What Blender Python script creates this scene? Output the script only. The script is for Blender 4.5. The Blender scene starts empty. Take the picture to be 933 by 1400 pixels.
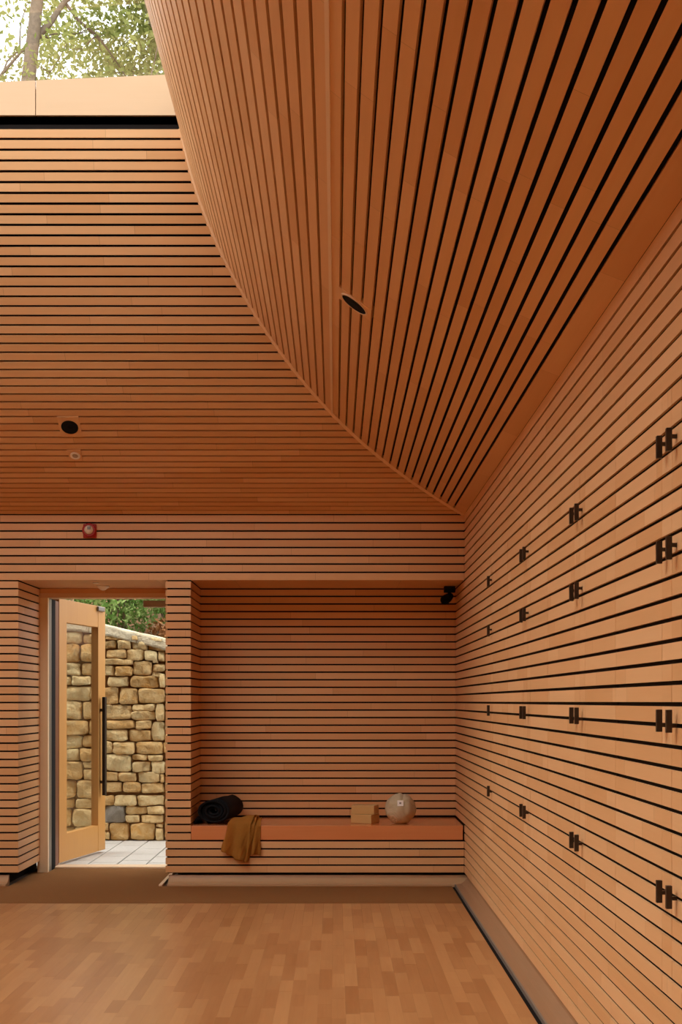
import bpy, bmesh, math, random
from mathutils import Vector, Matrix, noise as mnoise

random.seed(7)
C = bpy.context.scene.collection
SC = bpy.context.scene

# ------------------------------------------------------------------ camera, sky, exposure
F = 1750.0            # focal length in pixels of the 933 x 1400 frame
VX, VY = 459.0, 959.0  # principal point in that frame
H = 1.267             # eye height
cam_data = bpy.data.cameras.new('camera')
cam_data.sensor_fit = 'VERTICAL'
cam_data.sensor_height = 36.0
cam_data.lens = 36.0 * F / 1400.0
cam_data.shift_y = (VY - 700.0) / 1400.0
cam_data.shift_x = (466.5 - VX) / 1400.0
cam_data.clip_start = 0.05
cam_data.clip_end = 400
cam = bpy.data.objects.new('camera', cam_data)
cam.location = (0, 0, H)
cam.rotation_euler = (math.radians(90), 0, 0)
C.objects.link(cam)
SC.camera = cam

SC.view_settings.view_transform = 'Standard'
SC.view_settings.look = 'None'
SC.view_settings.gamma = 1.0
SC.view_settings.use_curve_mapping = False
SC.view_settings.exposure = 1.24
SC.cycles.use_denoising = True
SC.cycles.max_bounces = 14
SC.cycles.diffuse_bounces = 9
SC.cycles.glossy_bounces = 4
SC.cycles.transparent_max_bounces = 12
SC.cycles.sample_clamp_indirect = 8.0
SC.cycles.caustics_reflective = False
SC.cycles.caustics_refractive = False

world = bpy.data.worlds.new('overcast_sky')
SC.world = world
world.use_nodes = True
wn = world.node_tree.nodes
wl = world.node_tree.links
wn.clear()
w_out = wn.new('ShaderNodeOutputWorld')
w_bg = wn.new('ShaderNodeBackground')
w_geo = wn.new('ShaderNodeTexCoord')
w_sep = wn.new('ShaderNodeSeparateXYZ')
w_ramp = wn.new('ShaderNodeValToRGB')
w_ramp.color_ramp.elements[0].position = 0.0
w_ramp.color_ramp.elements[0].color = (0.62, 0.64, 0.66, 1)
w_ramp.color_ramp.elements[1].position = 1.0
w_ramp.color_ramp.elements[1].color = (1.0, 0.985, 0.96, 1)
wl.new(w_geo.outputs['Generated'], w_sep.inputs[0])
wl.new(w_sep.outputs['Z'], w_ramp.inputs[0])
wl.new(w_ramp.outputs[0], w_bg.inputs['Color'])
w_bg.inputs['Strength'].default_value = 1.75
wl.new(w_bg.outputs[0], w_out.inputs[0])

sun_d = bpy.data.lights.new('hazy_sun', 'SUN')
sun_d.energy = 0.5
sun_d.angle = math.radians(25)
sun_d.color = (1.0, 0.93, 0.82)
sun = bpy.data.objects.new('hazy_sun', sun_d)
sun.rotation_euler = Vector((0.60, 0.22, -0.76)).to_track_quat('-Z', 'Y').to_euler()
C.objects.link(sun)

# ------------------------------------------------------------------ helpers
def at(x, y, Y):
    """point at depth Y that the photograph shows at pixel x, y"""
    return Vector(((x - VX) * Y / F, Y, H + (VY - y) * Y / F))

def link(name, me, m=None, parent=None):
    o = bpy.data.objects.new(name, me)
    C.objects.link(o)
    if m is not None and me is not None and not me.materials:
        me.materials.append(m)
    if parent is not None:
        o.parent = parent
    return o

def mesh(name, verts, faces, m=None, parent=None, smooth=False):
    me = bpy.data.meshes.new(name)
    me.from_pydata([tuple(v) for v in verts], [], faces)
    if smooth:
        me.polygons.foreach_set('use_smooth', [True] * len(me.polygons))
    me.update()
    return link(name, me, m, parent)

def bm_obj(name, bm, m=None, parent=None, smooth=False):
    bmesh.ops.recalc_face_normals(bm, faces=bm.faces)
    me = bpy.data.meshes.new(name)
    bm.to_mesh(me)
    bm.free()
    if smooth:
        me.polygons.foreach_set('use_smooth', [True] * len(me.polygons))
    return link(name, me, m, parent)

def empty(name, loc=(0, 0, 0), parent=None):
    o = bpy.data.objects.new(name, None)
    o.empty_display_size = 0.1
    o.location = loc
    C.objects.link(o)
    if parent is not None:
        o.parent = parent
    return o

def tag(o, label=None, cat=None, group=None, kind=None):
    if label: o['label'] = label
    if cat: o['category'] = cat
    if group: o['group'] = group
    if kind: o['kind'] = kind
    return o

def add_box(bm, x0, x1, y0, y1, z0, z1, bevel=0.0, M=None):
    vs = [bm.verts.new((x, y, z)) for z in (z0, z1) for y in (y0, y1) for x in (x0, x1)]
    fs = [(0, 2, 3, 1), (4, 5, 7, 6), (0, 1, 5, 4), (2, 6, 7, 3), (0, 4, 6, 2), (1, 3, 7, 5)]
    faces = [bm.faces.new([vs[i] for i in f]) for f in fs]
    out = vs
    if bevel > 0:
        edges = list({e for f in faces for e in f.edges})
        r = bmesh.ops.bevel(bm, geom=edges, offset=bevel, segments=2, affect='EDGES', profile=0.6)
        out = list({v for f in r['faces'] for v in f.verts} | {v for v in vs if v.is_valid})
    if M is not None:
        for v in out:
            v.co = M @ v.co
    return out

def box(name, x0, x1, y0, y1, z0, z1, m, parent=None, bevel=0.0, M=None):
    bm = bmesh.new()
    add_box(bm, x0, x1, y0, y1, z0, z1, bevel, M)
    return bm_obj(name, bm, m, parent)

HEX = [(0, 1, 2, 3), (7, 6, 5, 4), (0, 4, 5, 1), (1, 5, 6, 2), (2, 6, 7, 3), (3, 7, 4, 0)]
def slat(parent, start, end, m, name='slat'):
    """a board from 4 corners to 4 corners; local x runs along its length"""
    c = sum((Vector(v) for v in start + end), Vector()) / 8.0
    ax = (sum((Vector(v) for v in end), Vector()) - sum((Vector(v) for v in start), Vector())).normalized()
    if abs(ax.y) > 0.7:
        R = Matrix.Rotation(math.radians(90), 3, 'Z')
    elif abs(ax.z) > 0.7:
        R = Matrix.Rotation(math.radians(-90), 3, 'Y')
    else:
        R = Matrix.Identity(3)
    Ri = R.inverted()
    me = bpy.data.meshes.new(name)
    me.from_pydata([tuple(Ri @ (Vector(v) - c)) for v in start + end], [], HEX)
    bm = bmesh.new(); bm.from_mesh(me)
    bmesh.ops.recalc_face_normals(bm, faces=bm.faces)
    bm.to_mesh(me); bm.free()
    o = link(name, me, m, parent)
    o.location = c
    o.rotation_euler = R.to_euler()
    return o

def slat_x(parent, x0, x1, yf, z0, z1, m, th=0.010, mitre0=0.0, mitre1=0.0):
    """horizontal slat along X, face at y = yf (facing -Y)"""
    a = [(x0, yf, z0), (x0, yf, z1), (x0 + mitre0, yf + th, z1), (x0 + mitre0, yf + th, z0)]
    b = [(x1, yf, z0), (x1, yf, z1), (x1 - mitre1, yf + th, z1), (x1 - mitre1, yf + th, z0)]
    return slat(parent, a, b, m)

def slat_y(parent, y0, y1, xf, z0, z1, m, th=0.010, m0=0.0, m1=0.0):
    """horizontal slat along Y, face at x = xf; th > 0 grows towards +X"""
    a = [(xf, y0, z0), (xf, y0, z1), (xf + th, y0 + m0, z1), (xf + th, y0 + m0, z0)]
    b = [(xf, y1, z0), (xf, y1, z1), (xf + th, y1 - m1, z1), (xf + th, y1 - m1, z0)]
    return slat(parent, a, b, m)

def lathe(bm, prof, seg=24, M=None, cap=True):
    """prof: list of (r, h) revolved round local z"""
    rings = []
    for r, h in prof:
        if r < 1e-6:
            rings.append([bm.verts.new((0, 0, h))])
        else:
            rings.append([bm.verts.new((r * math.cos(2 * math.pi * i / seg), r * math.sin(2 * math.pi * i / seg), h)) for i in range(seg)])
    for a, b in zip(rings, rings[1:]):
        for i in range(seg):
            j = (i + 1) % seg
            if len(a) == 1 and len(b) == 1: continue
            if len(a) == 1: bm.faces.new((a[0], b[i], b[j]))
            elif len(b) == 1: bm.faces.new((a[i], a[j], b[0]))
            else: bm.faces.new((a[i], a[j], b[j], b[i]))
    if cap:
        for rg in (rings[0], rings[-1]):
            if len(rg) > 1:
                bm.faces.new(rg)
    if M is not None:
        for rg in rings:
            for v in rg: v.co = M @ v.co
    return rings

def tube(bm, pts, radii, seg=8):
    rings = []
    n = len(pts)
    pts = [Vector(p) for p in pts]
    for i, p in enumerate(pts):
        t = (pts[min(i + 1, n - 1)] - pts[max(i - 1, 0)]).normalized()
        up = Vector((0, 0, 1)) if abs(t.z) < 0.9 else Vector((1, 0, 0))
        a = t.cross(up).normalized(); b = t.cross(a).normalized()
        r = radii[i] if isinstance(radii, (list, tuple)) else radii
        rings.append([bm.verts.new(p + (a * math.cos(2 * math.pi * k / seg) + b * math.sin(2 * math.pi * k / seg)) * r) for k in range(seg)])
    for A, B in zip(rings, rings[1:]):
        for k in range(seg):
            j = (k + 1) % seg
            bm.faces.new((A[k], A[j], B[j], B[k]))
    bm.faces.new(rings[0]); bm.faces.new(rings[-1])

# ------------------------------------------------------------------ materials
def new_mat(name):
    m = bpy.data.materials.new(name)
    m.use_nodes = True
    nt = m.node_tree
    return m, nt, nt.nodes['Principled BSDF']

def plain(name, col, rough=0.5, metal=0.0, spec=0.5, bump=0.0, bscale=60, var=0.0):
    m, nt, b = new_mat(name)
    b.inputs['Base Color'].default_value = (*col, 1)
    b.inputs['Roughness'].default_value = rough
    b.inputs['Metallic'].default_value = metal
    b.inputs['Specular IOR Level'].default_value = spec
    if bump or var:
        tc = nt.nodes.new('ShaderNodeTexCoord')
        no = nt.nodes.new('ShaderNodeTexNoise')
        no.inputs['Scale'].default_value = bscale
        no.inputs['Detail'].default_value = 5
        nt.links.new(tc.outputs['Object'], no.inputs['Vector'])
        if bump:
            bp = nt.nodes.new('ShaderNodeBump')
            bp.inputs['Strength'].default_value = bump
            bp.inputs['Distance'].default_value = 0.01
            nt.links.new(no.outputs['Fac'], bp.inputs['Height'])
            nt.links.new(bp.outputs[0], b.inputs['Normal'])
        if var:
            mx = nt.nodes.new('ShaderNodeMix'); mx.data_type = 'RGBA'
            mx.inputs[6].default_value = (*[c * (1 - var) for c in col], 1)
            mx.inputs[7].default_value = (*[min(1, c * (1 + var)) for c in col], 1)
            nt.links.new(no.outputs['Fac'], mx.inputs[0])
            nt.links.new(mx.outputs[2], b.inputs['Base Color'])
    return m

def wood(name, light, dark, rough=0.42, board=1.15, tone=0.27, coat=0.0, grain=0.35, joints=True, along='X'):
    """board-jointed timber: tone per board, stretched grain; local x (or z) runs along the grain"""
    m, nt, b = new_mat(name)
    N, L = nt.nodes, nt.links
    tc = N.new('ShaderNodeTexCoord'); oi = N.new('ShaderNodeObjectInfo'); ge = N.new('ShaderNodeNewGeometry')
    add = N.new('ShaderNodeMath'); add.operation = 'ADD'
    L.new(oi.outputs['Random'], add.inputs[0]); L.new(ge.outputs['Random Per Island'], add.inputs[1])
    sep = N.new('ShaderNodeSeparateXYZ'); L.new(tc.outputs['Object'], sep.inputs[0])
    off = N.new('ShaderNodeMath'); off.operation = 'MULTIPLY_ADD'
    L.new(add.outputs[0], off.inputs[0]); off.inputs[1].default_value = 9.7
    L.new(sep.outputs[along], off.inputs[2])
    div = N.new('ShaderNodeMath'); div.operation = 'DIVIDE'
    L.new(off.outputs[0], div.inputs[0]); div.inputs[1].default_value = board
    flo = N.new('ShaderNodeMath'); flo.operation = 'FLOOR'; L.new(div.outputs[0], flo.inputs[0])
    fra = N.new('ShaderNodeMath'); fra.operation = 'FRACT'; L.new(div.outputs[0], fra.inputs[0])
    sd = N.new('ShaderNodeMath'); sd.operation = 'MULTIPLY_ADD'
    L.new(add.outputs[0], sd.inputs[0]); sd.inputs[1].default_value = 91.3
    if joints: L.new(flo.outputs[0], sd.inputs[2])
    else: sd.inputs[2].default_value = 0.0
    wh = N.new('ShaderNodeTexWhiteNoise'); wh.noise_dimensions = '1D'; L.new(sd.outputs[0], wh.inputs['W'])
    # grain
    mp = N.new('ShaderNodeMapping')
    sc = {'X': (1.6, 60, 60), 'Y': (60, 1.6, 60), 'Z': (60, 60, 1.6)}[along]
    mp.inputs['Scale'].default_value = sc
    L.new(tc.outputs['Object'], mp.inputs[0])
    cmb = N.new('ShaderNodeCombineXYZ')
    L.new(sd.outputs[0], cmb.inputs[0]); L.new(sd.outputs[0], cmb.inputs[1])
    L.new(cmb.outputs[0], mp.inputs['Location'])
    no = N.new('ShaderNodeTexNoise'); no.inputs['Scale'].default_value = 1.0; no.inputs['Detail'].default_value = 4
    no.inputs['Distortion'].default_value = 0.6
    L.new(mp.outputs[0], no.inputs['Vector'])
    # broad mottling
    mo = N.new('ShaderNodeTexNoise'); mo.inputs['Scale'].default_value = 5.0
    mp2 = N.new('ShaderNodeMapping'); mp2.inputs['Scale'].default_value = {'X': (.6, 3, 3), 'Y': (3, .6, 3), 'Z': (3, 3, .6)}[along]
    L.new(tc.outputs['Object'], mp2.inputs[0]); L.new(cmb.outputs[0], mp2.inputs['Location']); L.new(mp2.outputs[0], mo.inputs['Vector'])
    f1 = N.new('ShaderNodeMath'); f1.operation = 'MULTIPLY_ADD'     # grain part
    L.new(no.outputs['Fac'], f1.inputs[0]); f1.inputs[1].default_value = grain; 
    f2 = N.new('ShaderNodeMath'); f2.operation = 'MULTIPLY_ADD'
    L.new(mo.outputs['Fac'], f2.inputs[0]); f2.inputs[1].default_value = 0.35; f2.inputs[2].default_value = 0.15 - grain * 0.5
    L.new(f2.outputs[0], f1.inputs[2])
    f3 = N.new('ShaderNodeMath'); f3.operation = 'MULTIPLY_ADD'; f3.use_clamp = True
    L.new(wh.outputs['Value'], f3.inputs[0]); f3.inputs[1].default_value = tone * 2.2
    L.new(f1.outputs[0], f3.inputs[2])
    mx = N.new('ShaderNodeMix'); mx.data_type = 'RGBA'
    mx.inputs[6].default_value = (*light, 1); mx.inputs[7].default_value = (*dark, 1)
    L.new(f3.outputs[0], mx.inputs[0])
    last = mx.outputs[2]
    if joints:
        lt = N.new('ShaderNodeMath'); lt.operation = 'LESS_THAN'; L.new(fra.outputs[0], lt.inputs[0]); lt.inputs[1].default_value = 0.0018 / board
        mj = N.new('ShaderNodeMix'); mj.data_type = 'RGBA'
        sc2 = N.new('ShaderNodeMath'); sc2.operation = 'MULTIPLY'; L.new(lt.outputs[0], sc2.inputs[0]); sc2.inputs[1].default_value = 0.6
        L.new(sc2.outputs[0], mj.inputs[0]); L.new(last, mj.inputs[6]); mj.inputs[7].default_value = (*[c * .35 for c in dark], 1)
        last = mj.outputs[2]
    L.new(last, b.inputs['Base Color'])
    b.inputs['Roughness'].default_value = rough
    b.inputs['Specular IOR Level'].default_value = 0.4
    if coat:
        b.inputs['Coat Weight'].default_value = coat
        b.inputs['Coat Roughness'].default_value = 0.18
    bp = N.new('ShaderNodeBump'); bp.inputs['Strength'].default_value = 0.08; bp.inputs['Distance'].default_value = 0.004
    L.new(no.outputs['Fac'], bp.inputs['Height']); L.new(bp.outputs[0], b.inputs['Normal'])
    return m

W_LIGHT, W_DARK = (0.81, 0.512, 0.268), (0.66, 0.36, 0.156)
M_SLAT = wood('beech_slats', W_LIGHT, W_DARK)
M_PALE = wood('pale_beech_board', (0.80, 0.60, 0.41), (0.72, 0.50, 0.31), joints=False, tone=0.12, grain=0.25)
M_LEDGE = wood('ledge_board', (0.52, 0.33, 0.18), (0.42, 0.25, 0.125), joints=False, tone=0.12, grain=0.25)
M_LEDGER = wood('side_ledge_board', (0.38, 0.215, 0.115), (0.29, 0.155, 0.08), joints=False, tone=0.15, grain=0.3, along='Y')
M_FASC = wood('pale_panel', (0.66, 0.46, 0.285), (0.58, 0.375, 0.21), joints=False, tone=0.1, grain=0.15)
M_FLOOR = wood('parquet', (0.55, 0.29, 0.118), (0.34, 0.145, 0.05), rough=0.34, joints=False, tone=0.28, coat=0.2)
M_BENCH = wood('polished_bench', (0.76, 0.31, 0.12), (0.62, 0.20, 0.065), rough=0.22, joints=False, tone=0.1, coat=0.6)
M_DOOR = wood('oak_door', (0.56, 0.34, 0.14), (0.43, 0.23, 0.085), joints=False, tone=0.15)
M_BLOCK = wood('block_wood', (0.62, 0.41, 0.165), (0.50, 0.31, 0.115), joints=False, tone=0.2)
M_BACK = plain('black_felt_backing', (0.012, 0.009, 0.008), rough=0.95, spec=0.1)
M_METAL = plain('dark_bronze', (0.055, 0.04, 0.03), rough=0.38, metal=0.7)
M_BLACK = plain('black_plastic', (0.009, 0.009, 0.009), rough=0.85, spec=0.12)
M_GREY = plain('grey_metal', (0.22, 0.21, 0.19), rough=0.4, metal=0.6)
M_GREYTRIM = plain('anodised_trim', (0.24, 0.21, 0.18), rough=0.45, metal=0.3)
M_WHITE = plain('white_plastic', (0.88, 0.84, 0.78), rough=0.4)
M_RED = plain('red_plastic', (0.38, 0.015, 0.012), rough=0.3)
M_RENDER = plain('outer_render', (0.55, 0.45, 0.33), rough=0.9, bump=0.2, bscale=90)
M_ROOF = plain('dark_roof', (0.05, 0.05, 0.05), rough=0.9)

def glass_mat(name, tint=(1, 1, 1), refl=0.9):
    m = bpy.data.materials.new(name); m.use_nodes = True
    nt = m.node_tree; nt.nodes.clear()
    out = nt.nodes.new('ShaderNodeOutputMaterial'); mix = nt.nodes.new('ShaderNodeMixShader')
    tr = nt.nodes.new('ShaderNodeBsdfTransparent'); gl = nt.nodes.new('ShaderNodeBsdfGlossy')
    tr.inputs[0].default_value = (*tint, 1); gl.inputs['Roughness'].default_value = 0.02
    lw = nt.nodes.new('ShaderNodeLayerWeight')
    pw = nt.nodes.new('ShaderNodeMath'); pw.operation = 'POWER'; pw.inputs[1].default_value = 5.0
    mu = nt.nodes.new('ShaderNodeMath'); mu.operation = 'MULTIPLY_ADD'; mu.inputs[1].default_value = 0.92 * refl; mu.inputs[2].default_value = 0.08 * refl
    nt.links.new(lw.outputs['Facing'], pw.inputs[0]); nt.links.new(pw.outputs[0], mu.inputs[0]); nt.links.new(mu.outputs[0], mix.inputs[0])
    nt.links.new(tr.outputs[0], mix.inputs[1]); nt.links.new(gl.outputs[0], mix.inputs[2])
    nt.links.new(mix.outputs[0], out.inputs[0])
    return m
M_GLASS = glass_mat('clear_glass', (0.97, 0.985, 0.97))
M_GLASSD = glass_mat('door_glass', (0.99, 0.99, 0.98), 0.4)

# ------------------------------------------------------------------ dimensions
XR, YF = 0.889, 8.83          # right wall face, front face of the back wall
XL, YB = -5.5, -1.3           # left wall and the wall behind the camera
YN = 9.478                    # back of the niche and of the door reveal
P, G = 0.0561, 0.0116
GC = 0.0134                   # wider gaps on the curved ceiling
        # slat pitch and gap
ZG = H + (VY - 793.7) * YF / F   # groove under the fascia (index 0)
def zg(k):                    # height of groove centre k (0 under the fascia, 36 at the foot, negative above)
    return ZG - P * k if k >= 0 else ZG - 0.0570 * k
ZK = H + (VY - 703.5) * YF / F   # springing of the curved ceiling
ZFOOT = zg(36)
XP0, XP1 = -1.173, -0.999     # pier between door and niche
XD = -2.19                    # left side of the door reveal
ZSEAT = 0.409

# curved profile (inset d, height z) read off the mitre line
MPTS = [(634.5,703.5),(606,686),(599.5,680.7),(579.3,669.5),(561,656.8),(521.3,625.8),(483,591.5),(443.4,553.8),(421,528),(400.6,502),(380,476),(354,436.5),(335,404),(317,372),(301,340),(284,298),(269,263),(253,199),(248,175)]
import numpy as np
_mp = np.array(MPTS)
_u = _mp[:, 0] - VX
_d = (XR * F - YF * _u) / (F - _u)
_cf = np.polyfit(_mp[:, 1], _d, 5)
_yy = np.linspace(703.5, 175.0, 800)
_dd = np.polyval(_cf, _yy); _dd = _dd - _dd[0] * np.linspace(1, 0, 800) ** 6
_zz = H + (VY - _yy) * (YF - _dd) / F
_ss = np.r_[0, np.cumsum(np.hypot(np.diff(_dd), np.diff(_zz)))]
STOP = float(_ss[-1])
def prof(s):
    return float(np.interp(s, _ss, _dd)), float(np.interp(s, _ss, _zz))
def frame(s):
    e = 0.02
    a, b = prof(max(0, s - e)), prof(min(STOP, s + e))
    t = Vector((b[0] - a[0], b[1] - a[1])).normalized()
    return t                                  # (cos, sin): inset and rise
DTOP, ZTOP = prof(STOP)
KLEFT = 0.8                  # unseen left slope, shaped steeper to set how much skylight enters
def corners(s0, s1, th=0.014):
    a, b = prof(s0), prof(s1)
    t = Vector((b[0] - a[0], b[1] - a[1])).normalized()
    n = Vector((-t.y, t.x))                   # out of the room
    return [a, b, (b[0] + n.x * th, b[1] + n.y * th), (a[0] + n.x * th, a[1] + n.y * th)]

# ------------------------------------------------------------------ ceiling
def loft(name, offs, m, parent, sides, zextra=None):
    """sheet that follows the profile on the given sides, offset out of the room"""
    bm = bmesh.new()
    S = np.linspace(0, STOP, 40)
    pts = []
    for s in S:
        t = frame(s); d, z = prof(s)
        pts.append((d - t.y * offs, z + t.x * offs))
    if zextra: pts += zextra
    for side in sides:
        prev = None
        for d, z in pts:
            e = d * KLEFT
            if side == 'right': q = [(XR - d, YB + d, z), (XR - d, YF - d, z)]
            elif side == 'back': q = [(XR - d, YF - d, z), (XL + e, YF - d, z)]
            elif side == 'left': q = [(XL + e, YF - d, z), (XL + e, YB + d, z)]
            else: q = [(XL + e, YB + d, z), (XR - d, YB + d, z)]
            cur = [bm.verts.new(v) for v in q]
            if prev: bm.faces.new((prev[0], prev[1], cur[1], cur[0]))
            prev = cur
    return bm_obj(name, bm, m, parent, smooth=True)

YUP = 7.19                                # plane of the rooflight upstand on the back side
DU = YF - YUP
ceiling = loft('ceiling', 0.019, M_BACK, None, ('right', 'back', 'left', 'rear'),
               [(DTOP - 0.03, ZTOP - 0.012), (DU - 0.03, ZTOP - 0.012), (DU - 0.03, ZTOP + 0.28)])
tag(ceiling, 'curved slatted timber ceiling sweeping up to the rooflight', kind='structure')
loft('timber_lining', 0.0, M_SLAT, ceiling, ('left', 'rear'))
# back slope: 48 slats
KB = 48
for k in range(KB):
    s0 = STOP * k / KB + GC / 2; s1 = STOP * (k + 1) / KB - GC / 2
    cs = corners(s0, s1)
    slat(ceiling, [(XL + d * KLEFT, YF - d, z) for d, z in cs], [(XR - d, YF - d, z) for d, z in cs], M_SLAT)
# right slope: a wide first board, then slats; groove 17 is closed by a pale fillet
edges = [0.0] + [0.088 + 0.0562 * j for j in range(60) if 0.088 + 0.0562 * j < STOP - 0.02] + [STOP]
for i, (a, b) in enumerate(zip(edges, edges[1:])):
    s0 = a + (GC / 2 if i else 0.001); s1 = b - GC / 2
    cs = corners(s0, s1)
    slat(ceiling, [(XR - d, YB + d, z) for d, z in cs], [(XR - d, YF - d, z) for d, z in cs], M_SLAT)
sf = edges[18]
cs = corners(sf - GC / 2 - 0.001, sf + GC / 2 + 0.001)
cs = [(d + 0.0, z - 0.004) for d, z in cs]
o = slat(ceiling, [(XR - d, YB + d, z) for d, z in cs], [(XR - d, YF - d, z) for d, z in cs], M_PALE, 'fillet_strip')
o['label'] = 'pale narrow strip filling one groove of the right slope'
# mitre trim
bm = bmesh.new()
ring0 = None
for s in np.linspace(0.0, STOP, 60):
    d, z = prof(s); t = frame(s)
    nin = (Vector((t.y, 0, -t.x)) * -1)
    ctr = Vector((XR - d, YF - d, z))
    n_r = Vector((-t.y, 0, -t.x)); n_b = Vector((0, -t.y, -t.x))
    nm = (n_r + n_b).normalized()
    side = Vector((1, -1, 0)).normalized() * 0.017
    ring = [bm.verts.new(ctr + nm * 0.007 - side), bm.verts.new(ctr + nm * 0.007 + side), bm.verts.new(ctr - nm * 0.028 + side), bm.verts.new(ctr - nm * 0.028 - side)]
    if ring0:
        for k in range(4):
            bm.faces.new((ring0[k], ring0[(k + 1) % 4], ring[(k + 1) % 4], ring[k]))
    else: bm.faces.new(ring)
    ring0 = ring
bm.faces.new(ring0)
bm_obj('mitre_trim', bm, wood('trim_wood', (0.88, 0.60, 0.36), (0.80, 0.52, 0.29), joints=False), ceiling)

# ------------------------------------------------------------------ back wall
bm = bmesh.new()
add_box(bm, XL - 0.3, XR + 0.3, YF + 0.011, 9.8, ZG + 0.012, ZK + 0.15)          # over door and niche
add_box(bm, XL - 0.3, XD - 0.011, YF + 0.011, 9.8, ZFOOT, ZG + 0.012)              # left of the door
add_box(bm, XL - 0.3, XD - 0.10, YF + 0.10, 9.8, -0.05, ZFOOT)
add_box(bm, XP0 + 0.011, XP1 - 0.011, YF + 0.011, 9.8, ZFOOT, ZG + 0.012)          # pier
add_box(bm, XP0 + 0.08, XR + 0.3, YF + 0.045, 9.8, -0.05, ZFOOT)                   # recessed foot
add_box(bm, XP1 - 0.011, XR + 0.3, YF + 0.011, 9.8, ZFOOT, 0.300)                   # under the seat
add_box(bm, XP1 - 0.011, XR + 0.3, YN + 0.011, 9.8, 0.300, ZG + 0.012)              # behind the niche
wall_back = bm_obj('wall_back', bm, M_BACK)
tag(wall_back, 'slatted back wall with the doorway and the bench niche', kind='structure')
for k in range(-8, 0):                                                             # fascia
    z0, z1 = zg(k + 1) + G / 2, zg(k) - G / 2
    if k == -1: z0 = ZG + 0.004
    slat_x(wall_back, XL, XR, YF, z0, z1, M_SLAT)
for k in range(36):
    z0, z1 = zg(k + 1) + G / 2, zg(k) - G / 2
    slat_x(wall_back, XL, XD, YF, z0, z1, M_SLAT, mitre1=0.010)                     # left of door
    slat_y(wall_back, YF, YN, XD, z0, z1, M_SLAT, th=-0.010, m0=0.010)               # left reveal
    slat_y(wall_back, YF, YN, XP0, z0, z1, M_SLAT, th=0.010, m0=0.010)               # pier, door side
    if k < 32:
        slat_x(wall_back, XP0, XP1, YF, z0, z1, M_SLAT, mitre0=0.010, mitre1=0.010)  # pier front
    else:
        slat_x(wall_back, XP0, XR - 0.002, YF, z0, z1, M_SLAT, mitre0=0.010)        # pier and bench front
    if k < 31:
        slat_y(wall_back, YF, YN, XP1, z0, z1, M_SLAT, th=-0.010, m0=0.010)          # niche, left side
    if k < 30:
        slat_x(wall_back, XP1, XR, YN, z0, z1, M_SLAT)                             # niche back
slat_x(wall_back, XP1, XR, YN, ZSEAT + 0.004, zg(30) - G / 2, M_SLAT) if zg(30) - G / 2 > ZSEAT + 0.02 else None
# soffit boards over the niche and over the door
o = slat(wall_back, [(XP1, YF + .001, ZG + .003), (XP1, YN, ZG + .003), (XP1, YN, ZG + .012), (XP1, YF + .001, ZG + .012)],
         [(XR, YF + .001, ZG + .003), (XR, YN, ZG + .003), (XR, YN, ZG + .012), (XR, YF + .001, ZG + .012)], M_SLAT, 'soffit_board')
o = slat(wall_back, [(XD, YF + .001, ZG + .003), (XD, YN + .1, ZG + .003), (XD, YN + .1, ZG + .012), (XD, YF + .001, ZG + .012)],
         [(XP0, YF + .001, ZG + .003), (XP0, YN + .1, ZG + .003), (XP0, YN + .1, ZG + .012), (XP0, YF + .001, ZG + .012)], M_SLAT, 'soffit_board')

# bench: seat board and front board
bench = empty('bench', ((XP1 + XR) / 2, YF + 0.3, ZSEAT))
tag(bench, 'polished reddish timber bench built into the slatted niche', 'bench')
bx = Vector(bench.location)
def at_bench(name, x0, x1, y0, y1, z0, z1, m, bev=0.002):
    o = box(name, x0 - bx.x, x1 - bx.x, y0 - bx.y, y1 - bx.y, z0 - bx.z, z1 - bx.z, m, bench, bev)
    return o
at_bench('seat', XP1 + 0.002, XR - 0.006, YF + 0.020, YN - 0.002, ZSEAT - 0.03, ZSEAT, M_BENCH)
at_bench('front_board', XP1 + 0.002, XR - 0.010, YF - 0.002, YF + 0.018, zg(32) + 0.006, ZSEAT - 0.0005, M_BENCH)

# ------------------------------------------------------------------ right wall and its cupboards
bm = bmesh.new()
add_box(bm, XR + 0.0115, XR + 0.35, YB - 0.3, 9.8, ZFOOT, ZK + 0.15)
add_box(bm, XR + 0.05, XR + 0.35, YB - 0.3, 9.8, -0.05, ZFOOT)
wall_right = bm_obj('wall_right', bm, M_BACK)
tag(wall_right, 'long slatted right wall with flush cupboards', kind='structure')
Y_CUP0, Y_CUP1 = 2.76, 7.32
for k in range(-8, 36):
    z0, z1 = zg(k + 1) + G / 2, zg(k) - G / 2
    if k == -8: z1 += 0.004
    if k < 0:
        slat_y(wall_right, YB, YF, XR, z0, z1, M_SLAT, th=0.008)
    elif k < 29:
        slat_y(wall_right, YB, Y_CUP0 - 0.001, XR, z0, z1, M_SLAT, th=0.008)
        slat_y(wall_right, Y_CUP1 + 0.001, YN, XR, z0, z1, M_SLAT, th=0.008)
    else:
        slat_y(wall_right, YB, YN if k < 30 else YF, XR, z0, z1, M_SLAT, th=0.008)

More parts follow.
